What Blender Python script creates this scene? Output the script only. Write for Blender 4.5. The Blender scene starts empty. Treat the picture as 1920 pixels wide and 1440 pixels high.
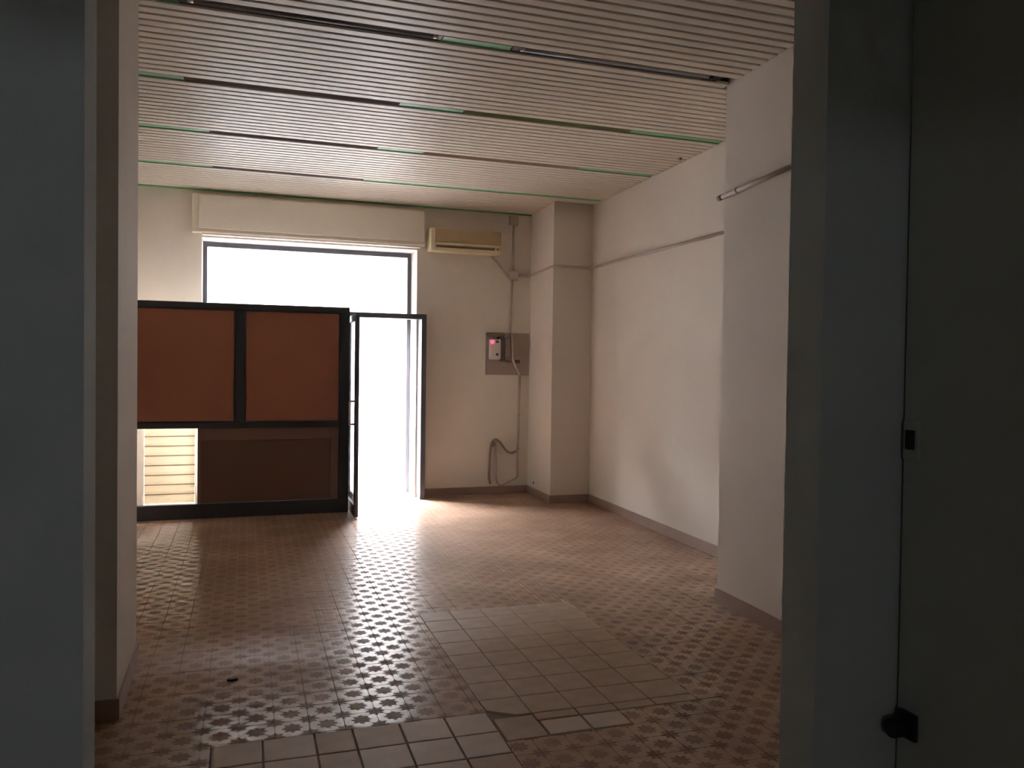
import bpy, bmesh, math, random
from mathutils import Matrix, Vector
random.seed(4)
S = bpy.context.scene
COL = S.collection

# ------------------------------------------------------------------ camera
CAM_H = 1.6
F_PX = 1523.08
RIGHT = Vector((0.94630, -0.32287, 0.01360))
DOWN = Vector((0.00608, -0.02429, -0.99969))
FWD = RIGHT.cross(DOWN)
cd = bpy.data.cameras.new('camera'); cd.sensor_width = 36.0; cd.lens = 36.0 * F_PX / 1920.0
cd.clip_start = 0.02; cd.clip_end = 300
cam = bpy.data.objects.new('camera', cd); COL.objects.link(cam)
m = Matrix((RIGHT, -DOWN, -FWD)).transposed().to_4x4()
m.translation = Vector((0, 0, CAM_H))
cam.matrix_world = m
S.camera = cam

def project(x, y, z):
    d = Vector((x, y, z - CAM_H))
    w = d.dot(FWD)
    return 960 + F_PX * d.dot(RIGHT) / w, 720 + F_PX * d.dot(DOWN) / w

# ------------------------------------------------------------------ light
SKY_STRENGTH = 78.0
w = bpy.data.worlds.new('overcast_sky'); S.world = w; w.use_nodes = True
bg = w.node_tree.nodes['Background']
bg.inputs[0].default_value = (0.955, 0.97, 1.04, 1); bg.inputs[1].default_value = SKY_STRENGTH
def portal(name, loc, rot, sx, sy):        # sampling portals for the sky light at the openings and the added back window
    l = bpy.data.lights.new(name, 'AREA'); l.shape = 'RECTANGLE'; l.size = sx; l.size_y = sy
    l.cycles.is_portal = True
    o = bpy.data.objects.new(name, l); COL.objects.link(o); o.location = loc; o.rotation_euler = rot
R90 = math.pi / 2
portal('sky_portal_shopfront', (0.86, 10.2, 1.5), (-R90, 0, 0), 2.46, 3.02)
portal('sky_portal_shutter', (-0.69, 10.2, 1.05), (-R90, 0, 0), 0.56, 2.2)
portal('sky_portal_back_room', (-0.85, -2.42, 1.94), (R90, 0, 0), 0.24, 0.24)
S.view_settings.view_transform = 'Standard'
S.view_settings.look = 'None'
S.view_settings.gamma = 1.0
S.view_settings.use_curve_mapping = False
S.view_settings.exposure = 0.74
S.cycles.max_bounces = 16
S.cycles.diffuse_bounces = 8
S.cycles.transparent_max_bounces = 12
S.cycles.use_denoising = True

# ------------------------------------------------------------------ materials
MATS = {}
def mat(name, col, rough=0.6, metal=0.0, var=0.06, scale=6.0, bump=0.0, bscale=60.0, spec=0.5, emit=None, trans=0.0):
    if name in MATS: return MATS[name]
    M = bpy.data.materials.new(name); M.use_nodes = True
    nt = M.node_tree; N = nt.nodes; L = nt.links
    b = N['Principled BSDF']
    b.inputs['Roughness'].default_value = rough; b.inputs['Metallic'].default_value = metal
    b.inputs['Specular IOR Level'].default_value = spec
    tc = N.new('ShaderNodeTexCoord')
    nz = N.new('ShaderNodeTexNoise'); nz.inputs['Scale'].default_value = scale; nz.inputs['Detail'].default_value = 5
    L.new(tc.outputs['Object'], nz.inputs['Vector'])
    rp = N.new('ShaderNodeValToRGB')
    rp.color_ramp.elements[0].position = 0.3; rp.color_ramp.elements[1].position = 0.7
    rp.color_ramp.elements[0].color = [c * (1 - var) for c in col] + [1]
    rp.color_ramp.elements[1].color = [min(1, c * (1 + var)) for c in col] + [1]
    L.new(nz.outputs[0], rp.inputs[0]); L.new(rp.outputs[0], b.inputs['Base Color'])
    if bump:
        n2 = N.new('ShaderNodeTexNoise'); n2.inputs['Scale'].default_value = bscale; n2.inputs['Detail'].default_value = 3
        L.new(tc.outputs['Object'], n2.inputs['Vector'])
        bp = N.new('ShaderNodeBump'); bp.inputs['Strength'].default_value = bump; bp.inputs['Distance'].default_value = 0.004
        L.new(n2.outputs[0], bp.inputs['Height']); L.new(bp.outputs[0], b.inputs['Normal'])
    if emit:
        b.inputs['Emission Color'].default_value = (*emit[0], 1); b.inputs['Emission Strength'].default_value = emit[1]
    if trans:
        tr = N.new('ShaderNodeBsdfTranslucent'); L.new(rp.outputs[0], tr.inputs[0])
        mx = N.new('ShaderNodeMixShader'); mx.inputs[0].default_value = trans
        L.new(b.outputs[0], mx.inputs[1]); L.new(tr.outputs[0], mx.inputs[2])
        L.new(mx.outputs[0], N['Material Output'].inputs['Surface'])
    MATS[name] = M
    return M

WALL = mat('wall_paint', (0.70, 0.635, 0.56), 0.75, var=0.035, scale=1.6, bump=0.25, bscale=90)
WALL_NEAR = mat('back_room_paint', (0.64, 0.66, 0.635), 0.8, var=0.04, scale=2.0, bump=0.25, bscale=90)
SLAT = mat('white_lacquered_metal', (0.66, 0.59, 0.50), 0.45, spec=0.32, var=0.03, scale=2)
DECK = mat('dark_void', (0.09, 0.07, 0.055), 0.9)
GREEN = mat('green_paint', (0.20, 0.45, 0.235), 0.5, var=0.08)
GREEN_EDGE = mat('green_edge_paint', (0.16, 0.42, 0.17), 0.5, var=0.06)
FIX = mat('grey_fixture_metal', (0.20, 0.185, 0.18), 0.5, var=0.1)
FIXB = mat('brown_fixture_diffuser', (0.38, 0.27, 0.22), 0.45, var=0.06)
FIXG = mat('olive_fixture_diffuser', (0.17, 0.22, 0.10), 0.45, var=0.1)
BLACKP = mat('black_plastic', (0.015, 0.014, 0.014), 0.5)
TUBE = mat('grey_tube_glass', (0.5, 0.5, 0.5), 0.25, var=0.02)
CAPM = mat('tube_cap_metal', (0.6, 0.58, 0.55), 0.3, metal=0.7)
ALU = mat('dark_anodised_aluminium', (0.030, 0.031, 0.038), 0.38, var=0.08, scale=3)
ALU2 = mat('door_anodised_aluminium', (0.06, 0.06, 0.075), 0.36, var=0.08, scale=3)
BROWN = mat('brown_laminate', (0.34, 0.13, 0.07), 0.45, var=0.05, scale=2)
BROWN_D = mat('dark_brown_laminate', (0.13, 0.07, 0.05), 0.42, var=0.06, scale=2)
BROWN_B = mat('dark_brown_border', (0.19, 0.11, 0.08), 0.45, var=0.05, scale=2)
PVC = mat('translucent_pvc', (0.80, 0.735, 0.58), 0.5, var=0.03, trans=0.105)
JOINT = mat('brown_joint', (0.22, 0.17, 0.11), 0.6)
REVEAL = mat('window_reveal_paint', (0.84, 0.79, 0.74), 0.6, var=0.03)
CREAM = mat('cream_lacquer', (0.74, 0.67, 0.58), 0.5, var=0.03, scale=2)
CREAM_B = mat('cream_lacquer_edge', (0.71, 0.63, 0.53), 0.5, var=0.04, scale=2)
ACM = mat('yellowed_plastic', (0.76, 0.66, 0.46), 0.45, var=0.03)
ACG = mat('yellowed_grille', (0.50, 0.37, 0.22), 0.5, var=0.05)
ACD = mat('vent_shadow', (0.13, 0.09, 0.055), 0.7)
COND = mat('painted_conduit', (0.47, 0.39, 0.33), 0.5, var=0.06)
CONDR = mat('reddish_conduit_end', (0.32, 0.11, 0.08), 0.5)
HOSE = mat('grey_hose', (0.22, 0.16, 0.14), 0.5)
HOSE2 = mat('pale_cable', (0.43, 0.33, 0.28), 0.5)
BOARD = mat('grey_board', (0.33, 0.25, 0.22), 0.6, var=0.06)
WHITEP = mat('white_plastic', (0.72, 0.68, 0.66), 0.4, var=0.02)
LED = mat('red_led', (0.8, 0.05, 0.1), 0.3, emit=((1.0, 0.03, 0.09), 3.0))
BASE = mat('brown_tile_skirting', (0.30, 0.20, 0.155), 0.4, var=0.08, scale=5)
GROUT = mat('cement_grout', (0.24, 0.17, 0.125), 0.85, var=0.15, scale=8)
PAVE = mat('asphalt_pavement', (0.105, 0.10, 0.098), 0.85, var=0.1, scale=1.0)
DOORP = mat('grey_painted_door', (0.50, 0.50, 0.44), 0.5, var=0.03)
SILL = mat('stone_threshold', (0.5, 0.47, 0.44), 0.5, var=0.08)

def glass_mat():
    M = bpy.data.materials.new('window_glass'); M.use_nodes = True
    nt = M.node_tree; N = nt.nodes; L = nt.links
    N.remove(N['Principled BSDF'])
    t = N.new('ShaderNodeBsdfTransparent'); t.inputs[0].default_value = (0.93, 0.95, 0.95, 1)
    g = N.new('ShaderNodeBsdfGlossy'); g.inputs['Roughness'].default_value = 0.03
    fr = N.new('ShaderNodeFresnel'); fr.inputs[0].default_value = 1.45
    x = N.new('ShaderNodeMixShader')
    L.new(fr.outputs[0], x.inputs[0]); L.new(t.outputs[0], x.inputs[1]); L.new(g.outputs[0], x.inputs[2])
    L.new(x.outputs[0], N['Material Output'].inputs['Surface'])
    return M
GLASS = glass_mat()

TILE_ROT = 0.0132      # the tile grid is turned this much against the back wall
TP = 0.1493            # patterned tile pitch
TX0, TY0 = 0.275, 0.1332
def tile_mat():
    M = bpy.data.materials.new('star_patterned_tile'); M.use_nodes = True
    nt = M.node_tree; N = nt.nodes; L = nt.links
    b = N['Principled BSDF']; b.inputs['Specular IOR Level'].default_value = 0.17
    def math_(op, a, c=None):
        n = N.new('ShaderNodeMath'); n.operation = op
        for i, v in enumerate((a, c)):
            if v is None: continue
            if isinstance(v, (int, float)): n.inputs[i].default_value = v
            else: L.new(v, n.inputs[i])
        return n.outputs[0]
    geo = N.new('ShaderNodeNewGeometry'); sep = N.new('ShaderNodeSeparateXYZ')
    L.new(geo.outputs['Position'], sep.inputs[0])
    c, s = math.cos(TILE_ROT), math.sin(TILE_ROT)
    X = math_('SUBTRACT', math_('MULTIPLY', sep.outputs[0], c), math_('MULTIPLY', sep.outputs[1], s))
    Y = math_('ADD', math_('MULTIPLY', sep.outputs[0], s), math_('MULTIPLY', sep.outputs[1], c))
    u = math_('ABSOLUTE', math_('SUBTRACT', math_('FRACT', math_('DIVIDE', math_('SUBTRACT', X, TX0 - 100*TP), TP)), 0.5))
    v = math_('ABSOLUTE', math_('SUBTRACT', math_('FRACT', math_('DIVIDE', math_('SUBTRACT', Y, TY0 - 100*TP), TP)), 0.5))
    def star(a, bb, R, amp):
        r = math_('SQRT', math_('ADD', math_('MULTIPLY', a, a), math_('MULTIPLY', bb, bb)))
        th = math_('ARCTAN2', bb, a)
        rad = math_('ADD', math_('MULTIPLY', math_('COSINE', math_('MULTIPLY', th, 8.0)), amp), R)
        return math_('SUBTRACT', r, rad)         # negative inside the star
    d1 = star(u, v, 0.268, 0.045)
    d2 = star(math_('SUBTRACT', 0.5, u), math_('SUBTRACT', 0.5, v), 0.258, 0.05)
    d = math_('MINIMUM', d1, d2)
    mr = N.new('ShaderNodeMapRange'); mr.inputs[1].default_value = -0.03; mr.inputs[2].default_value = 0.03
    L.new(d, mr.inputs[0])
    nz = N.new('ShaderNodeTexNoise'); nz.inputs['Scale'].default_value = 2.2; nz.inputs['Detail'].default_value = 6
    L.new(geo.outputs['Position'], nz.inputs['Vector'])
    nf = N.new('ShaderNodeTexNoise'); nf.inputs['Scale'].default_value = 70; nf.inputs['Detail'].default_value = 3
    L.new(geo.outputs['Position'], nf.inputs['Vector'])
    wear = N.new('ShaderNodeMapRange'); wear.inputs[1].default_value = 0.35; wear.inputs[2].default_value = 0.68; wear.inputs[3].default_value = 0.0; wear.inputs[4].default_value = 0.45
    nw = N.new('ShaderNodeTexNoise'); nw.inputs['Scale'].default_value = 9.0; nw.inputs['Detail'].default_value = 4
    L.new(geo.outputs['Position'], nw.inputs['Vector']); L.new(nw.outputs[0], wear.inputs[0])
    cf = math_('ADD', math_('MULTIPLY', mr.outputs[0], math_('SUBTRACT', 1.0, wear.outputs[0])), math_('MULTIPLY', wear.outputs[0], 0.5))
    cr = N.new('ShaderNodeMix'); cr.data_type = 'RGBA'
    cr.inputs[6].default_value = (0.25, 0.145, 0.097, 1); cr.inputs[7].default_value = (0.52, 0.355, 0.25, 1)
    L.new(cf, cr.inputs[0])
    hv = N.new('ShaderNodeMix'); hv.data_type = 'RGBA'; hv.blend_type = 'MULTIPLY'; hv.inputs[0].default_value = 1.0
    rp = N.new('ShaderNodeValToRGB'); rp.color_ramp.elements[0].color = (0.72, 0.70, 0.68, 1); rp.color_ramp.elements[1].color = (1.1, 1.1, 1.1, 1)
    rp.color_ramp.elements[0].position = 0.3; rp.color_ramp.elements[1].position = 0.7
    L.new(nz.outputs[0], rp.inputs[0]); L.new(cr.outputs[2], hv.inputs[6]); L.new(rp.outputs[0], hv.inputs[7])
    L.new(hv.outputs[2], b.inputs['Base Color'])
    rr = N.new('ShaderNodeMapRange'); rr.inputs[3].default_value = 0.60; rr.inputs[4].default_value = 0.21
    L.new(mr.outputs[0], rr.inputs[0])
    L.new(math_('ADD', rr.outputs[0], math_('MULTIPLY', math_('SUBTRACT', nf.outputs[0], 0.5), 0.12)), b.inputs['Roughness'])
    bp = N.new('ShaderNodeBump'); bp.inputs['Strength'].default_value = 0.35; bp.inputs['Distance'].default_value = 0.0015
    L.new(math_('ADD', mr.outputs[0], math_('MULTIPLY', nf.outputs[0], 0.25)), bp.inputs['Height'])
    L.new(bp.outputs[0], b.inputs['Normal'])
    return M
TILE = tile_mat()
PLAIN = mat('plain_beige_tile', (0.39, 0.27, 0.185), 0.6, spec=0.3, var=0.10, scale=9)
PLAIN_L = mat('pale_beige_tile', (0.48, 0.365, 0.285), 0.58, spec=0.35, var=0.08, scale=9)

# ------------------------------------------------------------------ mesh helpers
def box(bm, x0, x1, y0, y1, z0, z1):
    vs = [bm.verts.new(p) for p in ((x0,y0,z0),(x1,y0,z0),(x1,y1,z0),(x0,y1,z0),(x0,y0,z1),(x1,y0,z1),(x1,y1,z1),(x0,y1,z1))]
    for f in ((0,3,2,1),(4,5,6,7),(0,1,5,4),(1,2,6,5),(2,3,7,6),(3,0,4,7)):
        bm.faces.new([vs[i] for i in f])
def prism(bm, poly, z0, z1):
    a = [bm.verts.new((x, y, z0)) for x, y in poly]; b = [bm.verts.new((x, y, z1)) for x, y in poly]
    bm.faces.new(a[::-1]); bm.faces.new(b)
    for i in range(len(poly)):
        j = (i + 1) % len(poly); bm.faces.new((a[i], a[j], b[j], b[i]))
def profile_x(bm, prof, x0, x1):            # prof: list of (y, z), extruded along x
    a = [bm.verts.new((x0, y, z)) for y, z in prof]; b = [bm.verts.new((x1, y, z)) for y, z in prof]
    bm.faces.new(a); bm.faces.new(b[::-1])
    for i in range(len(prof)):
        j = (i + 1) % len(prof); bm.faces.new((a[j], a[i], b[i], b[j]))
def tube(bm, pts, r, n=10, smooth_steps=0):
    P = [Vector(p) for p in pts]
    if smooth_steps:
        Q = []
        for i in range(len(P) - 1):
            p0 = P[max(0, i-1)]; p1 = P[i]; p2 = P[i+1]; p3 = P[min(len(P)-1, i+2)]
            for k in range(smooth_steps):
                t = k / smooth_steps
                Q.append(0.5*((2*p1)+(-p0+p2)*t+(2*p0-5*p1+4*p2-p3)*t*t+(-p0+3*p1-3*p2+p3)*t**3))
        Q.append(P[-1]); P = Q
    rings = []; prev = None
    for i, p in enumerate(P):
        t = (P[min(i+1, len(P)-1)] - P[max(i-1, 0)]).normalized()
        if prev is None:
            ref = Vector((0,0,1)) if abs(t.z) < 0.9 else Vector((1,0,0))
            a = t.cross(ref).normalized()
        else:
            a = (prev - t * prev.dot(t)).normalized()
        prev = a; b = t.cross(a)
        rings.append([bm.verts.new(p + r*(math.cos(2*math.pi*k/n)*a + math.sin(2*math.pi*k/n)*b)) for k in range(n)])
    for A, B in zip(rings, rings[1:]):
        for k in range(n):
            f = bm.faces.new((A[k], A[(k+1)%n], B[(k+1)%n], B[k])); f.smooth = True
    bm.faces.new(rings[0][::-1]); bm.faces.new(rings[-1])
def cyl(bm, c, axis, r, h, n=20):
    c = Vector(c); d = {'x': Vector((1,0,0)), 'y': Vector((0,1,0)), 'z': Vector((0,0,1))}[axis]
    tube(bm, [c, c + d*h*0.5, c + d*h], r, n)

def link(name, me, loc, parent):
    o = bpy.data.objects.new(name, me); COL.objects.link(o); o.location = loc
    if parent is not None:
        o.parent = parent
        o.matrix_parent_inverse = Matrix.Translation(-ABS[parent.name])
    ABS[o.name] = Vector(loc)
    return o
ABS = {}
def mk(name, bm, material, parent=None, bevel=0.0, segs=2):
    if bevel:
        bmesh.ops.bevel(bm, geom=bm.edges[:], offset=bevel, segments=segs, affect='EDGES', profile=0.6, clamp_overlap=True)
    bmesh.ops.recalc_face_normals(bm, faces=bm.faces[:])
    xs = [v.co.x for v in bm.verts]; ys = [v.co.y for v in bm.verts]; zs = [v.co.z for v in bm.verts]
    c = Vector(((min(xs)+max(xs))/2, (min(ys)+max(ys))/2, min(zs)))
    bmesh.ops.translate(bm, verts=bm.verts[:], vec=-c)
    me = bpy.data.meshes.new(name); bm.to_mesh(me); bm.free()
    me.materials.append(material)
    return link(name, me, c, parent)
def B(name, material, parent, *boxes, bevel=0.0):
    bm = bmesh.new()
    for b in boxes: box(bm, *b)
    return mk(name, bm, material, parent, bevel)
def tag(o, label, cat, group=None):
    o['label'] = label; o['category'] = cat
    if group: o['group'] = group
    return o
def struct(o, label=None):
    o['kind'] = 'structure'
    if label: o['label'] = label
    return o
def thing(name, loc, label, cat, group=None):
    o = bpy.data.objects.new(name, None); COL.objects.link(o); o.location = loc; o.empty_display_size = 0.1
    ABS[o.name] = Vector(loc)
    return tag(o, label, cat, group)

# ------------------------------------------------------------------ dimensions (metres)
SLOPE = 0.0345                              # the right wall is two degrees off square
def XR(y): return 3.694 + SLOPE * y         # right wall
def XQ(y): return 2.98 + SLOPE * y          # face of the pilaster on it
def XB(y): return 3.20 + SLOPE * y          # left face of the corner pillar
XL = -1.05                                  # left wall
YB = 9.69                                   # back wall
YP = 8.83                                   # front of the corner pillar
ZC = 3.52                                   # underside of the ceiling slats
YN, YN2 = 1.50, 1.62                        # the dividing wall we look through
OX0, OX1 = -0.236, 1.245
PY0, PY1 = 3.96, 4.79                       # pilasters
DX0, DX1 = 1.20, 2.08                       # street door

# ------------------------------------------------------------------ structure
ground = B('ground_street', PAVE, None, (-45, 45, 10.30, 70, -0.16, -0.06), (-45, 45, -40, -2.6, -0.16, -0.06))
struct(ground, 'dark grey pavement outside the shop')

struct(B('wall_street_added', mat('brown_street_render', (0.11, 0.105, 0.10), 0.85, var=0.08, scale=0.6), None, (-45, 45, 21.0, 22.0, -0.10, 8.5)), 'unseen plain brown house front added across the street to cut low daylight')  # unseen front, added to reduce level daylight deep in the room
# back wall with the shop window opening and the shuttered window beside it
bm = bmesh.new()
T2 = 10.14; ZT = 3.62
SX0, SX1, SZ1 = -0.357, 2.08, 3.00
WX0, WX1, WZ0, WZ1 = -0.95, -0.405, 0.02, 2.10
box(bm, -1.25, WX0, YB, T2, 0, ZT)
box(bm, WX0, WX1, YB, T2, WZ1, ZT)
box(bm, WX0, WX1, YB, T2, -0.04, WZ0)
box(bm, WX1, SX0, YB, T2, 0, ZT)
box(bm, SX0, SX1, YB, T2, SZ1, ZT)
box(bm, SX1, 4.30, YB, T2, 0, ZT)
wall_back = struct(mk('wall_back', bm, WALL))

bm = bmesh.new()
prism(bm, [(XR(PY0), PY0), (XR(PY0)+0.25, PY0), (XR(YB)+0.25, YB), (XR(YB), YB)], 0, ZT)
struct(mk('wall_right', bm, WALL))
bm = bmesh.new()
prism(bm, [(XQ(PY0), PY0), (XR(PY0)-0.001, PY0), (XR(PY1)-0.001, PY1), (XQ(PY1), PY1)], 0, ZT)
struct(mk('wall_right_pilaster', bm, WALL))
bm = bmesh.new()
prism(bm, [(XB(YP), YP), (XR(YP)-0.001, YP), (XR(YB)-0.001, YB-0.001), (XB(YB), YB-0.001)], 0, ZT)
struct(mk('wall_corner_pillar', bm, WALL))
struct(B('wall_left', WALL, None, (XL-0.2, XL, PY0, YB, 0, ZT)))
struct(B('wall_left_added_bay', WALL, None, (-2.8, -2.6, YN2, PY0, 0, ZT), (-2.6, XL-0.2, PY0, PY0+0.15, 0, ZT)))  # unseen wider bay, added to lose light and darken the near end
struct(B('wall_right_added_bay', WALL, None, (6.0, 6.2, YN2, PY0, 0, ZT), (XR(PY0)+0.25, 6.0, PY0, PY0+0.15, 0, ZT)))  # matching bay on the right, also added to dim the near end
struct(B('wall_left_pilaster', WALL, None, (XL+0.001, -0.489, PY0, 4.72, 0, ZT)))
# the dividing wall in front
bm = bmesh.new()
box(bm, -2.80, OX0, YN, YN2, 0, ZT)
box(bm, OX1, 6.20, YN, YN2, 0, ZT)
box(bm, OX0, OX1, YN, YN2, 2.70, ZT)
struct(mk('wall_front', bm, WALL_NEAR))
# the dark room we stand in
RY = -2.30
struct(B('wall_near_left', WALL_NEAR, None, (-1.80, -1.62, RY, YN, 0, 3.0)))
SD = 1.4715
bm = bmesh.new()
box(bm, SD+0.004, SD+0.2, RY, 0.52, 0, 3.0); box(bm, SD+0.004, SD+0.2, 0.52, YN, 2.62, 3.0)
box(bm, SD+0.06, SD+0.2, 0.52, YN, 0, 2.62)
struct(mk('wall_near_right', bm, WALL_NEAR))
bm = bmesh.new()
QX0, QX1, QZ0, QZ1 = -0.93, -0.77, 1.86, 2.02
box(bm, -1.80, QX0, RY-0.1, RY, 0, 3.0); box(bm, QX1, 1.67, RY-0.1, RY, 0, 3.0)
box(bm, QX0, QX1, RY-0.1, RY, 0, QZ0); box(bm, QX0, QX1, RY-0.1, RY, QZ1, 3.0)
struct(mk('wall_near_back', bm, WALL_NEAR))
struct(B('ceiling_back_room', WALL_NEAR, None, (-1.80, 1.67, RY-0.1, YN, 3.0, 3.12)))
added_win = struct(B('added_window_3', ALU2, None, (QX0, QX0+0.015, RY-0.08, RY-0.04, QZ0, QZ1), (QX1-0.015, QX1, RY-0.08, RY-0.04, QZ0, QZ1),  # unseen window, added to put faint daylight on the near wall faces
       (QX0+0.015, QX1-0.015, RY-0.08, RY-0.04, QZ0, QZ0+0.015), (QX0+0.015, QX1-0.015, RY-0.08, RY-0.04, QZ1-0.015, QZ1)))
B('pane', GLASS, added_win, (QX0+0.015, QX1-0.015, RY-0.064, RY-0.058, QZ0+0.015, QZ1-0.015))

# ------------------------------------------------------------------ floor: slab, patterned tiles, plain patches
floor = struct(B('floor', GROUT, None, (-2.80, 6.20, RY-0.1, 10.30, -0.06, 0.0)))
ct, st = math.cos(TILE_ROT), math.sin(TILE_ROT)
def t2w(x, y): return (x*ct + y*st, -x*st + y*ct)
PATCHES = []    # rectangles in tile axes
plain = []      # (x0,x1,y0,y1,pale)
bc = [-0.133, 0.073, 0.285, 0.448, 0.653, 0.859, 1.058]
br = [2.335, 2.54, 2.745, 2.95, 3.153, 3.356, 3.558]
for i in range(6):
    for j in range(6): plain.append((bc[i], bc[i+1], br[j], br[j+1], random.random() < 0.75))
PATCHES.append((bc[0], bc[-1], br[0], br[-1]))
ac = [1.058, 1.258, 1.466, 1.661, 1.860, 2.086]
ar = [3.490, 3.690, 3.900, 4.106, 4.312, 4.520, 4.727, 4.932, 5.108]
for i in range(5):
    for j in range(8):
        if i == 0 and j == 0: continue
        plain.append((ac[i], ac[i+1], ar[j], ar[j+1], False))
    if i >= 1: plain.append((ac[i], ac[i+1], 3.412, 3.490, False))
PATCHES.append((ac[0], ac[-1], 3.412, ar[-1]))
plain.append((1.064, 1.258, 3.253, 3.478, False))
plain.append((1.262, 1.464, 3.260, 3.408, True)); plain.append((1.468, 1.660, 3.262, 3.408, True))
PATCHES.append((1.060, 1.662, 3.253, 3.412))
def slab_mesh(x0, x1, y0, y1, h, name, material, g=0.003, e=0.0025):
    bm = bmesh.new(); cx, cy = (x0+x1)/2, (y0+y1)/2; hx, hy = (x1-x0)/2-g, (y1-y0)/2-g
    lo = [bm.verts.new((sx*hx, sy*hy, 0)) for sx, sy in ((-1,-1),(1,-1),(1,1),(-1,1))]
    mi = [bm.verts.new((sx*hx, sy*hy, h-e*0.6)) for sx, sy in ((-1,-1),(1,-1),(1,1),(-1,1))]
    hi = [bm.verts.new((sx*(hx-e), sy*(hy-e), h)) for sx, sy in ((-1,-1),(1,-1),(1,1),(-1,1))]
    for A, C in ((lo, mi), (mi, hi)):
        for k in range(4): bm.faces.new((A[k], A[(k+1)%4], C[(k+1)%4], C[k]))
    bm.faces.new(hi)
    me = bpy.data.meshes.new(name); bm.to_mesh(me); bm.free(); me.materials.append(material)
    return me, (cx, cy)
TH = 0.006
for k, (x0, x1, y0, y1, pale) in enumerate(plain):
    me, (cx, cy) = slab_mesh(x0, x1, y0, y1, TH+0.002, 'plain_tile', PLAIN_L if pale else PLAIN, g=0.0042 if y1 < 3.6 else 0.0022)
    wx, wy = t2w(cx, cy)
    o = link('plain_tile', me, (wx, wy, 0), floor); o.rotation_euler.z = -TILE_ROT
# the corner tile by the broken spot: its corner is knocked off
bm = bmesh.new()
prism(bm, [(1.066, 3.575), (1.10, 3.553), (1.185, 3.494), (1.254, 3.494), (1.254, 3.686), (1.062, 3.686)], 0, TH+0.002)
for v in bm.verts:
    a = t2w(v.co.x, v.co.y); v.co.x, v.co.y = a
mk('broken_tile', bm, PLAIN, floor)

def cut(r):
    """a grid cell less the plain patches"""
    out = [r]
    for px0, px1, py0, py1 in PATCHES:
        nxt = []
        for x0, x1, y0, y1 in out:
            if min(x1, px1) - max(x0, px0) <= 0.001 or min(y1, py1) - max(y0, py0) <= 0.001:
                nxt.append((x0, x1, y0, y1)); continue
            ya, yb = max(y0, py0), min(y1, py1)
            nxt += [(x0, x1, y0, ya), (x0, x1, yb, y1), (x0, px0, ya, yb), (px1, x1, ya, yb)]
        out = [q for q in nxt if q[1]-q[0] > 0.008 and q[3]-q[2] > 0.008]
    return out
cells = []
for i in range(-10, 28):
    for j in range(11, 66):
        x0 = TX0 + i*TP; y0 = TY0 + j*TP
        for r in cut((x0, x0+TP, y0, y0+TP)):
            cx, cy = t2w((r[0]+r[1])/2, (r[2]+r[3])/2)
            if cy > YB + 0.42 or cy < YN2+0.1: continue
            if cx > XR(cy) - 0.01 or cx < XL + 0.02: continue
            if PY0 < cy < PY1 and (cx > XQ(cy) + 0.05 or cx < -0.50): continue
            if cy > YP + 0.05 and cx > XB(cy) + 0.05: continue
            if cy > YB and not (SX0 < cx < SX1): continue
            px, py = project(cx, cy, 0)
            vis = (180 < px < 1470) and py < 1450 and cy < 9.4
            cells.append((0 if vis else 1, cy*cy + cx*cx, r, (cx, cy)))
cells.sort(key=lambda c: (c[0], c[1]))
shared, _ = slab_mesh(0, TP, 0, TP, TH, 'patterned_tile', TILE, g=0.0007, e=0.0008)
singles = cells[:300]; rest = cells[300:]
for _, _, r, (cx, cy) in singles:
    full = abs(r[1]-r[0]-TP) < 1e-6 and abs(r[3]-r[2]-TP) < 1e-6
    me = shared if full else slab_mesh(*r, TH, 'patterned_tile', TILE, g=0.0007, e=0.0008)[0]
    o = link('patterned_tile', me, (cx, cy, random.uniform(-0.0006, 0.0003)), floor)
    o.rotation_euler = (random.gauss(0, 0.0012), random.gauss(0, 0.0012), -TILE_ROT)
bm = bmesh.new()
for _, _, r, (cx, cy) in rest:
    g, e = 0.0007, 0.0008
    dz = random.uniform(-0.0006, 0.0003); ax = random.gauss(0, 0.0012); ay = random.gauss(0, 0.0012)
    hx, hy = (r[1]-r[0])/2-g, (r[3]-r[2])/2-g
    def ring(ix, z):
        out = []
        for sx, sy in ((-1,-1),(1,-1),(1,1),(-1,1)):
            lx, ly = sx*(hx-ix), sy*(hy-ix)
            out.append(bm.verts.new((cx + lx*ct + ly*st, cy - lx*st + ly*ct, z + dz + lx*ay + ly*ax)))
        return out
    lo, mi, hi = ring(0, 0.0), ring(0, TH-e*0.6), ring(e, TH)
    for A, C in ((lo, mi), (mi, hi)):
        for k in range(4): bm.faces.new((A[k], A[(k+1)%4], C[(k+1)%4], C[k]))
    bm.faces.new(hi)
field = mk('patterned_tile_field', bm, TILE, floor); field['kind'] = 'stuff'
field['label'] = 'patterned brown floor tiles further back in the room'
struct(B('door_sill', SILL, None, (DX0, DX1+0.02, YB+0.02, T2+0.16, 0.0, 0.012)), 'stone threshold of the street door')

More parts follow.
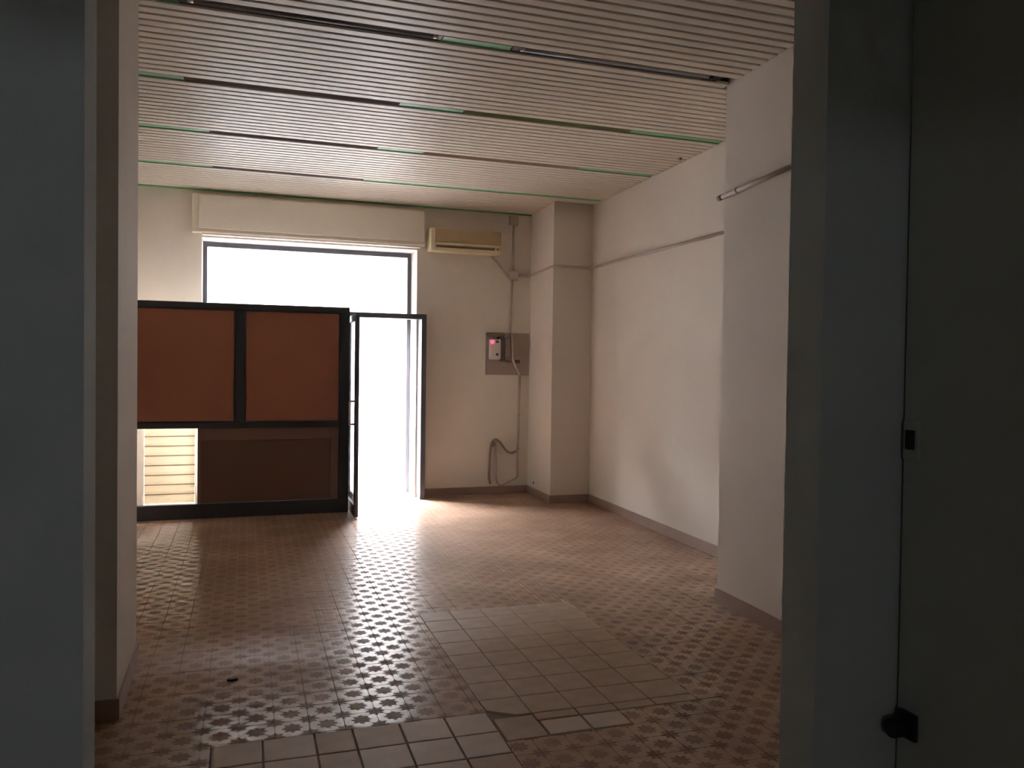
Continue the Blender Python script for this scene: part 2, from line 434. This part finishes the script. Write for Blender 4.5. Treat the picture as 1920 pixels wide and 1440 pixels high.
# baseboards
BH, BT = 0.10, 0.012
struct(B('baseboard_back', BASE, None, (DX1+0.09, XB(YB)-BT-0.001, YB-BT, YB-0.0005, 0.004, BH)))
bm = bmesh.new(); a = -BT
prism(bm, [(XB(YB)-BT, YB-0.001), (XB(YP)-BT, YP-BT), (XR(YP)-BT, YP-BT), (XR(YP)-BT, YP-0.0005), (XB(YP)-0.0005, YP-0.0005), (XB(YB)-0.0005, YB-0.001)], 0.004, BH)
struct(mk('baseboard_pillar', bm, BASE))
bm = bmesh.new()
prism(bm, [(XR(YP-BT)-BT, YP-BT-0.001), (XR(PY1)-BT, PY1+0.001), (XR(PY1)-0.0005, PY1+0.001), (XR(YP-BT)-0.0005, YP-BT-0.001)], 0.004, BH)
struct(mk('baseboard_right', bm, BASE))
bm = bmesh.new()
prism(bm, [(XQ(PY1)-BT, PY1+BT), (XQ(PY0)-BT, PY0-BT), (XR(PY0)-0.02, PY0-BT), (XR(PY0)-0.02, PY0-0.0005), (XQ(PY0)-0.0005, PY0-0.0005), (XQ(PY1)-0.0005, PY1+0.0005), (XR(PY1)-0.02, PY1+0.0005), (XR(PY1)-0.02, PY1+BT)], 0.004, BH)
struct(mk('baseboard_right_pilaster', bm, BASE))
bm = bmesh.new()
prism(bm, [(-0.489+BT, 4.72), (-0.4885, 4.72), (-0.4885, PY0-0.0005), (XL+0.02, PY0-0.0005), (XL+0.02, PY0-BT), (-0.489+BT, PY0-BT)], 0.004, BH)
struct(mk('baseboard_left_pilaster', bm, BASE))
struct(B('baseboard_left', BASE, None, (XL+0.0005, XL+BT, 4.725, 8.80, 0.004, BH)))

# ------------------------------------------------------------------ ceiling: dark deck, white slats, green strips
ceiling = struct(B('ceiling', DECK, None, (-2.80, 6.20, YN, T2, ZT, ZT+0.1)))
PITCH = 0.0914; Y0 = 4.705; HW = 0.0358
prof = [(-HW+0.006, 0), (HW-0.006, 0), (HW-0.001, 0.003), (HW, 0.008), (HW, 0.020), (HW-0.004, 0.020), (-HW+0.004, 0.020), (-HW, 0.020), (-HW, 0.008), (-HW+0.001, 0.003)]
def right_end(y):
    if PY0-0.05 < y < PY1+0.04: return XQ(min(y, PY1)) - 0.004
    if y <= PY0: return 5.99
    if y > YP-0.045: return XB(y) - 0.004
    return XR(y) - 0.006
def left_end(y):
    if PY0-0.05 < y < 4.72+0.05: return -0.489+0.004
    return XL+0.004 if y > PY0 else -2.59
for k in range(-32, 54):
    if k % 14 == 0: continue
    yc = Y0 + k*PITCH
    if yc < YN2+0.05: continue
    bm = bmesh.new()
    profile_x(bm, [(yc+py, ZC+pz) for py, pz in prof], left_end(yc), right_end(yc))
    o = mk('ceiling_slat', bm, SLAT, ceiling)
    o.rotation_euler.x = random.gauss(0, 0.004)
# last slat and the green edge along the back wall
rows = {-2: [], -1: [], 0: [(-0.30, 1.145, 'tube'), (1.575, 3.04, 'tube2')], 1: [(-0.337, 1.137, 'grey'), (1.63, 3.03, 'olive')],
        2: [(-0.21, 1.19, 'grey'), (1.60, 3.13, 'brown')], 3: [(-0.22, 1.255, 'grey2')]}
LBL = {(0,0): 'dark recessed tube light with a bright metal end cap in the ceiling',
       (0,1): 'recessed tube light with a pale grey tube and black end block beside the pilaster',
       (1,0): 'dark grey recessed ceiling light between green strips, sharing its slot with the olive one',
       (1,1): 'dull olive green recessed ceiling light between brighter green strips',
       (2,0): 'dark speckled recessed ceiling light in the slot with the brown one',
       (2,1): 'brown recessed ceiling light ending at a green strip by the right wall',
       (3,0): 'thin dark recessed ceiling light in the slot next to the roller shutter box'}
for row, fx in rows.items():
    yc = Y0 + row*14*PITCH
    xe = right_end(yc) if row != 0 else XQ(yc)-0.004
    xs = left_end(yc)
    gaps = []; x = xs
    for a, b, _ in fx:
        gaps.append((x, a)); x = b
    gaps.append((x, xe))
    for a, b in gaps:
        if b-a < 0.03: continue
        if row == 0 and a > 3.0: continue
        bm = bmesh.new(); h = 0.044
        profile_x(bm, [(yc-h, ZC+0.009), (yc+h, ZC+0.009), (yc+h, ZC+0.013), (yc-h, ZC+0.013)], a+0.003, b-0.003)
        for s in (-1, 1):
            box(bm, a+0.003, b-0.003, yc+s*h-0.0015, yc+s*h+0.0015, ZC+0.002, ZC+0.03)
        o = mk('green_strip', bm, GREEN, ceiling); o['label'] = 'green metal strip between the white slats'
    for n, (a, b, kind) in enumerate(fx):
        t = thing('ceiling_light', ((a+b)/2, yc, ZC+0.02), LBL[(row, n)], 'ceiling light', 'recessed lights in the slatted ceiling')
        h = 0.044
        top = ZC+0.075
        hm = FIX
        B('housing', hm, t, (a+0.004, b-0.004, yc-h, yc-h+0.002, ZC+0.004, top), (a+0.004, b-0.004, yc+h-0.002, yc+h, ZC+0.004, top),
          (a+0.004, b-0.004, yc-h, yc+h, top, top+0.003), (a+0.004, a+0.007, yc-h, yc+h, ZC+0.01, top), (b-0.007, b-0.004, yc-h, yc+h, ZC+0.01, top))
        if kind.startswith('tube'):
            l1 = b-0.10 if kind == 'tube2' else b-0.06
            y_t = yc - 0.014; z_t = ZC+0.014
            bm = bmesh.new(); cyl(bm, (a+0.08, y_t, z_t), 'x', 0.019, l1-a-0.08, 16)
            mk('fluorescent_tube', bm, TUBE if kind == 'tube2' else FIX, t)
            bm = bmesh.new(); cyl(bm, (l1, y_t, z_t), 'x', 0.0195, 0.03, 16); mk('tube_cap', bm, CAPM if kind == 'tube' else BLACKP, t)
            bm = bmesh.new(); cyl(bm, (a+0.05, y_t, z_t), 'x', 0.0195, 0.03, 16); mk('tube_cap', bm, CAPM, t)
            B('lamp_holder', BLACKP, t, (l1+0.03, b-0.008, yc-0.036, yc+0.036, ZC+0.010, top-0.002))
            B('lamp_holder', BLACKP, t, (a+0.008, a+0.05, yc-0.036, yc+0.036, ZC+0.010, top-0.002))
        else:
            dm = {'grey': FIX, 'grey2': FIX, 'olive': FIXG, 'brown': FIXB}[kind]
            bm = bmesh.new(); nr = 7
            p = [(yc-h+0.003, ZC+0.010)]
            for q in range(nr):
                y_a = yc-h+0.003 + (2*h-0.006)*q/nr; wq = (2*h-0.006)/nr
                p += [(y_a+wq*0.5, ZC+0.003), (y_a+wq, ZC+0.008)]
            p += [(yc+h-0.003, ZC+0.026), (yc-h+0.003, ZC+0.026)]
            profile_x(bm, p, a+0.008, b-0.008)
            mk('diffuser', bm, dm, t)
bm = bmesh.new(); profile_x(bm, [(YB-0.10, ZC+0.001), (YB-0.045, ZC+0.001), (YB-0.045, ZC+0.02), (YB-0.10, ZC+0.02)], XL+0.004, XB(YB)-0.01)
mk('ceiling_slat', bm, SLAT, ceiling)
bm = bmesh.new(); profile_x(bm, [(YB-0.042, ZC-0.012), (YB-0.001, ZC-0.012), (YB-0.001, ZC+0.02), (YB-0.042, ZC+0.02)], XL+0.004, XB(YB)-0.01)
struct(mk('trim_1', bm, GREEN_EDGE), 'green edge strip where the ceiling meets the back wall')
# a slat end torn loose by the right wall
tag(B('loose_slat_clip', BASE, None, (3.80, 3.83, 6.52, 6.55, ZC-0.022, ZC-0.001), bevel=0.004), 'small rusty clip hanging below the ceiling slats by the right wall', 'clip')

# ------------------------------------------------------------------ shop window (street side) and shuttered window
FY0, FY1 = 10.03, 10.09
win = struct(B('window_1', ALU2, None, (SX0, SX0+0.05, FY0, FY1, 0.0, SZ1), (SX1-0.05, SX1, FY0, FY1, 0.0, SZ1)))
B('head_rail', ALU2, win, (SX0+0.05, SX1-0.05, FY0, FY1, SZ1-0.06, SZ1))
B('transom_rail', ALU2, win, (SX0+0.05, SX1-0.05, FY0, FY1, 2.165, 2.225))
B('mullion', ALU2, win, (DX0-0.06, DX0, FY0, FY1, 0.0, 2.165))
B('bottom_rail', ALU2, win, (SX0+0.05, DX0-0.06, FY0, FY1, 0.0, 0.08))
B('pane', GLASS, win, (SX0+0.05, SX1-0.05, FY0+0.026, FY0+0.032, 2.225, SZ1-0.06))
B('pane', GLASS, win, (SX0+0.05, DX0-0.06, FY0+0.026, FY0+0.032, 0.08, 2.165))
# plaster reveal linings, brighter paint than the wall face
struct(B('trim_2', REVEAL, None, (SX1-0.004, SX1-0.0005, YB+0.001, FY0-0.002, 0.03, SZ1-0.005), (SX0+0.0005, SX0+0.004, YB+0.001, FY0-0.002, 0.0, SZ1-0.005),
       (SX0+0.004, SX1-0.004, YB+0.001, FY0-0.002, SZ1-0.004, SZ1-0.0005)), 'pale painted reveal around the shop window opening')
sh = thing('roller_shutter', ((WX0+WX1)/2, 9.78, WZ0), 'lowered cream roller shutter of thin glowing slats at the low window', 'roller shutter')
nsl = 19; sp = 0.1075
for i in range(nsl):
    z0 = WZ0 + 0.004 + i*sp
    bm = bmesh.new()
    prof2 = [(9.775, z0+0.002), (9.768, z0+sp*0.3), (9.768, z0+sp*0.65), (9.775, z0+sp-0.004), (9.781, z0+sp-0.004), (9.776, z0+sp*0.65), (9.776, z0+sp*0.3), (9.781, z0+0.002)]
    profile_x(bm, prof2, WX0+0.012, WX1-0.012)
    mk('shutter_slat', bm, PVC, sh)
for i in range(nsl):
    zz = WZ0 + 0.004 + i*sp + sp
    B('slat_joint', JOINT, sh, (WX0+0.012, WX1-0.012, 9.766, 9.7675, zz-0.006, zz+0.004), (WX0+0.012, WX1-0.012, 9.783, 9.786, zz-0.006, zz+0.005))
for xa, xb in ((WX0+0.0005, WX0+0.010), (WX1-0.010, WX1-0.0005)):
    B('guide_rail', CREAM, sh, (xa, xb, 9.755, 9.80, WZ0+0.002, WZ1-0.002))

# roller shutter box above the shop window
bx = thing('shutter_box', (0.85, YB-0.08, 3.04), 'long cream roller shutter box above the shop window', 'shutter box')
CX0, CX1, CZ0, CZ1 = -0.452, 2.150, 3.035, 3.462; CY = YB-0.10
B('casing', CREAM_B, bx, (CX0, CX1, CY, YB-0.0005, CZ0, CZ1), bevel=0.004)
B('front_panel', CREAM, bx, (CX0+0.065, CX1-0.012, CY-0.018, CY-0.0005, CZ0+0.045, CZ1-0.02), bevel=0.005)
B('lower_lip', CREAM, bx, (CX0+0.005, CX1-0.005, CY-0.012, CY-0.0005, CZ0+0.002, CZ0+0.018), bevel=0.003)
B('belt_guide', CREAM, bx, (CX0+0.10, CX1-0.05, YB-0.09, YB-0.02, CZ0-0.022, CZ0-0.001))

# ------------------------------------------------------------------ shopfront screen
FYa, FYb = 8.85, 8.91
sc_ = thing('shopfront_screen', (0.05, 8.88, 0.0), 'dark aluminium screen with brown panels in front of the shop window', 'partition')
B('plinth', ALU, sc_, (XL+0.003, 1.169, FYa, FYb, 0.007, 0.155), bevel=0.003)
B('middle_rail', ALU, sc_, (XL+0.003, 1.068, FYa, FYb, 0.930, 0.988), bevel=0.003)
B('top_rail', ALU, sc_, (XL+0.003, 1.169, FYa, FYb, 2.153, 2.215), bevel=0.003)
B('mullion', ALU, sc_, (0.005, 0.099, FYa, FYb, 0.9885, 2.1525), bevel=0.003)
B('end_post', ALU, sc_, (1.0685, 1.169, FYa, FYb, 0.1555, 2.1525), bevel=0.003)
B('side_post', ALU, sc_, (XL+0.003, XL+0.06, FYa, FYb, 0.1555, 0.9295), bevel=0.003)
B('side_post', ALU, sc_, (XL+0.003, XL+0.06, FYa, FYb, 0.9885, 2.1525), bevel=0.003)
for a, b in ((XL+0.0605, 0.0045), (0.0995, 1.068)):
    pn = B('brown_panel', BROWN, sc_, (a+0.0, b, FYa+0.022, FYa+0.034, 0.989, 2.152))
    B('glazing_bead', ALU, pn, (a, a+0.012, FYa+0.010, FYa+0.021, 0.989, 2.152), (b-0.012, b, FYa+0.010, FYa+0.021, 0.989, 2.152),
      (a+0.012, b-0.012, FYa+0.010, FYa+0.021, 0.989, 1.001), (a+0.012, b-0.012, FYa+0.010, FYa+0.021, 2.14, 2.152))
B('backing_board', REVEAL, sc_, (XL+0.003, 1.169, FYb+0.0005, FYb+0.006, 0.931, 2.214))
B('backing_board', REVEAL, sc_, (-0.355, 1.169, FYb+0.0005, FYb+0.006, 0.156, 0.930))
lp = B('lower_panel', BROWN_D, sc_, (-0.355, 1.068, FYa+0.046, FYa+0.058, 0.156, 0.929))
B('panel_border', BROWN_B, lp, (-0.355, 0.98, FYa+0.034, FYa+0.0455, 0.80, 0.929), (0.98, 1.068, FYa+0.034, FYa+0.0455, 0.156, 0.929), (-0.355, -0.325, FYa+0.034, FYa+0.0455, 0.156, 0.80), bevel=0.004)

struct(B('floor_bounce_added', REVEAL, None, (SX0+0.005, 1.11, FYb+0.02, YB+0.3, 0.007, 0.12)), 'unseen white floor added behind the screen to bounce daylight')  # added reflector floor, brightens the back wall and shutter box
# ------------------------------------------------------------------ street door: frame and open leaf
DY0, DY1 = 9.47, YB-0.001
HZ = 2.15
fr = struct(B('trim_3', ALU2, None, (DX1+0.015, DX1+0.073, DY0, DY1, 0.007, HZ+0.06), bevel=0.003), 'dark aluminium frame of the street door')
B('head', ALU2, fr, (DX0-0.02, DX1+0.0145, DY0, DY1, HZ, HZ+0.06), bevel=0.003)
B('hinge_jamb', ALU2, fr, (DX0-0.07, DX0-0.0205, DY0, DY1, 0.007, HZ+0.06), bevel=0.003)
dl = thing('glass_door', (1.205, 8.97, 0.012), 'open glass street door with dark aluminium frame, folded back beside the brown panelled screen', 'door')
LX0, LX1, LY0, LY1 = 1.186, 1.224, 8.49, 9.46
B('stile', ALU2, dl, (LX0, LX1, LY0, LY0+0.055, 0.014, 2.13), bevel=0.004)
B('stile', ALU2, dl, (LX0, LX1, LY1-0.055, LY1, 0.014, 2.13), bevel=0.004)
B('bottom_rail', ALU2, dl, (LX0, LX1, LY0+0.0555, LY1-0.0555, 0.014, 0.13), bevel=0.004)
B('top_rail', ALU2, dl, (LX0, LX1, LY0+0.0555, LY1-0.0555, 2.06, 2.13), bevel=0.004)
B('glass_pane', GLASS, dl, (LX0+0.015, LX0+0.021, LY0+0.0555, LY1-0.0555, 0.1305, 2.0595))
bm = bmesh.new(); tube(bm, [(LX0-0.0005, LY0+0.028, 1.22), (LX0-0.05, LY0+0.028, 1.22), (LX0-0.055, LY0+0.028, 1.215), (LX0-0.055, LY0+0.028, 0.985), (LX0-0.05, LY0+0.028, 0.98), (LX0-0.0005, LY0+0.028, 0.98)], 0.010, 10)
mk('pull_handle', bm, CAPM, dl)

# ------------------------------------------------------------------ air conditioner
ac_ = thing('air_conditioner', (2.68, 9.58, 2.97), 'yellowed wall air conditioner with beige grille beside the shutter box', 'air conditioner')
AX0, AX1, AY, AZ0, AZ1 = 2.195, 3.095, 9.475, 2.965, 3.245
B('body', ACM, ac_, (AX0+0.055, AX1-0.02, AY+0.02, YB-0.0005, AZ0+0.01, AZ1), bevel=0.012)
B('end_cap', ACM, ac_, (AX0, AX0+0.0545, AY-0.004, YB-0.0005, AZ0+0.01, AZ1), bevel=0.012)
B('end_cap', ACM, ac_, (AX1-0.0195, AX1, AY+0.01, YB-0.0005, AZ0+0.01, AZ1-0.005), bevel=0.008)
g_ = B('front_grille', ACG, ac_, (AX0+0.06, AX1-0.025, AY+0.008, AY+0.0195, AZ0+0.115, AZ1-0.006), bevel=0.003)
for i in range(6):
    zz = AZ0+0.132 + i*0.023
    B('grille_slat', ACG, g_, (AX0+0.065, AX1-0.03, AY+0.003, AY+0.0075, zz, zz+0.014))
bm = bmesh.new()
profile_x(bm, [(AY+0.0195, AZ0+0.112), (AY-0.002, AZ0+0.108), (AY-0.004, AZ0+0.085), (AY+0.0195, AZ0+0.080)], AX0+0.058, AX1-0.024)
mk('outlet_lip', bm, ACM, ac_)
B('air_outlet', ACD, ac_, (AX0+0.07, AX1-0.10, AY+0.012, AY+0.0195, AZ0+0.052, AZ0+0.076))
bm = bmesh.new()
profile_x(bm, [(AY+0.0195, AZ0+0.048), (AY-0.002, AZ0+0.046), (AY+0.004, AZ0+0.012), (AY+0.0195, AZ0+0.010)], AX0+0.058, AX1-0.024)
mk('louver', bm, ACM, ac_)
B('indicator', ACD, ac_, (AX1-0.075, AX1-0.045, AY+0.012, AY+0.0194, AZ0+0.056, AZ0+0.072))

# ------------------------------------------------------------------ conduits, junction boxes, electric board
YC = YB - 0.018
def pipe(name, pts, r, material, label, cat, steps=0, group=None):
    bm = bmesh.new(); tube(bm, pts, r, 10, steps)
    return tag(mk(name, bm, material), label, cat, group)
bm = bmesh.new(); box(bm, 3.238, 3.352, YB-0.055, YB-0.0005, 3.372, 3.490)
j1 = tag(mk('junction_box', bm, COND, None, 0.006), 'square junction box on the back wall right under the ceiling', 'junction box')
B('lid', COND, j1, (3.245, 3.345, YB-0.060, YB-0.0555, 3.379, 3.483))
bm = bmesh.new(); box(bm, 3.246, 3.356, YB-0.055, YB-0.0005, 2.690, 2.800)
j2 = tag(mk('junction_box', bm, COND, None, 0.006), 'square junction box on the back wall where the conduits meet', 'junction box')
B('lid', COND, j2, (3.252, 3.350, YB-0.060, YB-0.0555, 2.696, 2.794))
pipe('conduit', [(3.296, YC, 3.371), (3.298, YC, 2.801)], 0.015, COND, 'vertical conduit between the two junction boxes on the back wall', 'conduit')
pipe('conduit', [(3.285, YC, 2.689), (3.262, YC, 2.04)], 0.016, COND, 'vertical conduit running from the lower junction box down to the electric board', 'conduit')
pipe('refrigerant_pipe', [(3.02, YC-0.02, 2.974), (3.06, YC-0.01, 2.93), (3.24, YC, 2.715)], 0.014, COND, 'slanting pipe from the air conditioner to the junction box', 'pipe')
zc = 2.762
pipe('conduit', [(3.357, YC, 2.752), (XB(YB)-0.045, YC, 2.755), (XB(YB-0.05)-0.017, YB-0.05, 2.756), (XB(9.3)-0.017, 9.3, 2.765), (XB(YP)-0.019, YP-0.004, 2.775),
     (XB(YP)+0.02, YP-0.018, 2.778), (XR(YP)-0.05, YP-0.018, 2.778), (XR(YP-0.05)-0.017, YP-0.05, 2.780), (XR(7.4)-0.016, 7.4, 2.768), (XR(PY1)-0.016, PY1+0.002, 2.745)],
     0.0145, COND, 'long thin conduit running round the corner pillar and along the right wall', 'conduit')
cq = thing('conduit', (XQ(4.4)-0.02, 4.4, 2.77), 'short conduit with an open reddish end on the right pilaster', 'conduit')
bm = bmesh.new(); tube(bm, [(XQ(4.79)-0.018, 4.79, 2.773), (XQ(PY0)-0.018, PY0+0.005, 2.808)], 0.016, 12); mk('tube', bm, COND, cq)
bm = bmesh.new(); tube(bm, [(XQ(4.83)-0.018, 4.832, 2.771), (XQ(4.81)-0.018, 4.81, 2.772), (XQ(4.79)-0.018, 4.7905, 2.773)], 0.0185, 12); mk('end_bush', bm, CONDR, cq)
bm = bmesh.new(); tube(bm, [(XQ(4.62)-0.018, 4.60, 2.7815), (XQ(4.62)-0.018, 4.62, 2.7805)], 0.020, 12); mk('clip', bm, COND, cq)

bd = tag(B('electric_board', BOARD, None, (2.953, 3.525, YB-0.022, YB-0.0005, 1.497, 2.025), bevel=0.003), 'grey brown square electric board on the back wall', 'board')
BY = YB-0.0225
mt = thing('electric_meter', (3.06, BY-0.03, 1.70), 'white electric meter with a red light on the electric board', 'meter')
B('body', WHITEP, mt, (2.985, 3.128, BY-0.075, BY-0.0005, 1.690, 1.940), bevel=0.014)
bm = bmesh.new(); cyl(bm, (3.012, BY-0.084, 1.905), 'y', 0.021, 0.0085, 16); mk('indicator_light', bm, LED, mt)
B('display', ACD, mt, (3.055, 3.095, BY-0.079, BY-0.0755, 1.895, 1.925))
bm = bmesh.new(); cyl(bm, (3.075, BY-0.083, 1.752), 'y', 0.017, 0.0075, 16); mk('button', bm, ACD, mt)
tag(B('breaker_box', mat('dark_grey_plastic', (0.07, 0.06, 0.055), 0.5), None, (3.130, 3.180, BY-0.085, BY-0.0005, 1.675, 1.945), bevel=0.006), 'narrow dark breaker box between the meter and the pale box', 'breaker box')
tag(B('fuse_box', mat('mauve_grey_plastic', (0.34, 0.27, 0.27), 0.5), None, (3.183, 3.255, BY-0.05, BY-0.0005, 1.735, 1.955), bevel=0.008), 'pale grey fuse box right of the dark breaker box', 'fuse box')
tag(B('cable_duct', mat('dark_olive_plastic', (0.15, 0.115, 0.075), 0.5), None, (2.962, 3.185, BY-0.03, BY-0.0005, 1.970, 2.018), bevel=0.004), 'dark cable duct along the top of the electric board', 'cable duct')
pipe('cable', [(3.12, BY-0.015, 1.968), (3.10, BY-0.03, 1.958), (3.09, BY-0.02, 1.946)], 0.012, BLACKP, 'short black cable from the cable duct to the meter', 'cable', 4)
pipe('conduit', [(3.272, BY-0.012, 2.03), (3.285, BY-0.012, 1.98), (3.295, BY-0.012, 1.80), (3.30, BY-0.012, 1.70), (3.345, BY-0.012, 1.60), (3.395, BY-0.012, 1.50)], 0.013, COND, 'bent pale conduit crossing the electric board', 'conduit')
pipe('cable', [(3.19, BY-0.01, 1.69), (3.225, BY-0.014, 1.672), (3.250, BY-0.012, 1.668), (3.278, BY-0.011, 1.666)], 0.010, HOSE, 'dark cable running low across the electric board', 'cable', 4)
tag(B('switch', mat('dark_brown_plastic', (0.10, 0.05, 0.04), 0.5), None, (3.335, 3.395, BY-0.03, BY-0.0005, 1.648, 1.690), bevel=0.005), 'small dark brown switch low on the electric board', 'switch')
cl = thing('conduit', (3.39, YC, 0.53), 'vertical conduit under the electric board with two clips', 'conduit')
bm = bmesh.new(); tube(bm, [(3.402, YC, 1.495), (3.395, YC, 1.0), (3.388, YC, 0.53)], 0.017, 12); mk('tube', bm, COND, cl)
for zz, xx in ((1.375, 3.401), (0.985, 3.395), (0.56, 3.389)):
    bm = bmesh.new(); tube(bm, [(xx, YC, zz), (xx, YC, zz+0.016)], 0.0215, 12); mk('clip', bm, HOSE2, cl)
pipe('hose', [(3.366, YC-0.008, 0.540), (3.35, YC-0.01, 0.530), (3.297, YC-0.015, 0.516), (3.226, YC-0.02, 0.555), (3.154, YC-0.02, 0.648), (3.092, YC-0.015, 0.690), (3.04, YC-0.012, 0.642), (3.024, YC-0.012, 0.517), (3.014, YC-0.012, 0.35), (3.011, YC-0.012, 0.217), (3.030, YC-0.012, 0.135)],
     0.0145, HOSE, 'dark grey hose arching off the conduit and hanging down the back wall', 'hose', 5)
tag(B('cable_clamp', HOSE, None, (3.040, 3.080, YB-0.034, YB-0.0005, 0.598, 0.655), bevel=0.005), 'dark cable clamp on the back wall under the arched hose', 'clamp')
pipe('cable', [(3.101, YC, 0.66), (3.101, YC, 0.632), (3.104, YC, 0.432), (3.107, YC-0.004, 0.214), (3.144, YC-0.012, 0.122), (3.197, YC-0.012, 0.118), (3.267, YC-0.006, 0.152), (3.355, YC, 0.189), (3.388, YC, 0.222), (3.389, YC, 0.38), (3.388, YC, 0.528)],
     0.011, HOSE2, 'pale cable looping down to the skirting and back up to the conduit', 'cable', 5)
sk = thing('socket', (XB(9.43)-0.006, 9.43, 0.13), 'small wall socket low on the side of the corner pillar', 'socket')
B('plate', WHITEP, sk, (XB(9.43)-0.006, XB(9.40)-0.0015, 9.39, 9.47, 0.125, 0.205), bevel=0.002)
B('outlet', BLACKP, sk, (XB(9.43)-0.009, XB(9.43)-0.0062, 9.415, 9.445, 0.148, 0.182))

# ------------------------------------------------------------------ side door in the dark room
sd = struct(B('door_2', DOORP, None, (SD, SD+0.045, 0.535, YN-0.012, 0.012, 2.605), bevel=0.003), 'grey painted side door in the dark foreground')
lt = B('latch_plate', DOORP, sd, (SD-0.010, SD-0.0005, 1.436, 1.480, 1.400, 1.490), bevel=0.002)
B('latch_slot', BLACKP, lt, (SD-0.014, SD-0.0105, 1.446, 1.470, 1.424, 1.468))
kn = B('knob_rose', BLACKP, sd, (SD-0.012, SD-0.0005, 1.425, 1.478, 0.760, 0.822), bevel=0.004)
bm = bmesh.new(); cyl(bm, (SD-0.052, 1.455, 0.788), 'x', 0.022, 0.0395, 18); mk('door_knob', bm, BLACKP, kn, 0.003)

# ------------------------------------------------------------------ bits on the floor
bm = bmesh.new()
pts = [(-0.028, 4.272), (-0.004, 4.262), (0.022, 4.270), (0.026, 4.288), (0.004, 4.300), (-0.022, 4.292)]
prism(bm, pts, TH+0.0012, TH+0.012)
tag(mk('plaster_scrap', bm, BLACKP, None, 0.003), 'small dark scrap lying on the patterned floor tiles', 'scrap')
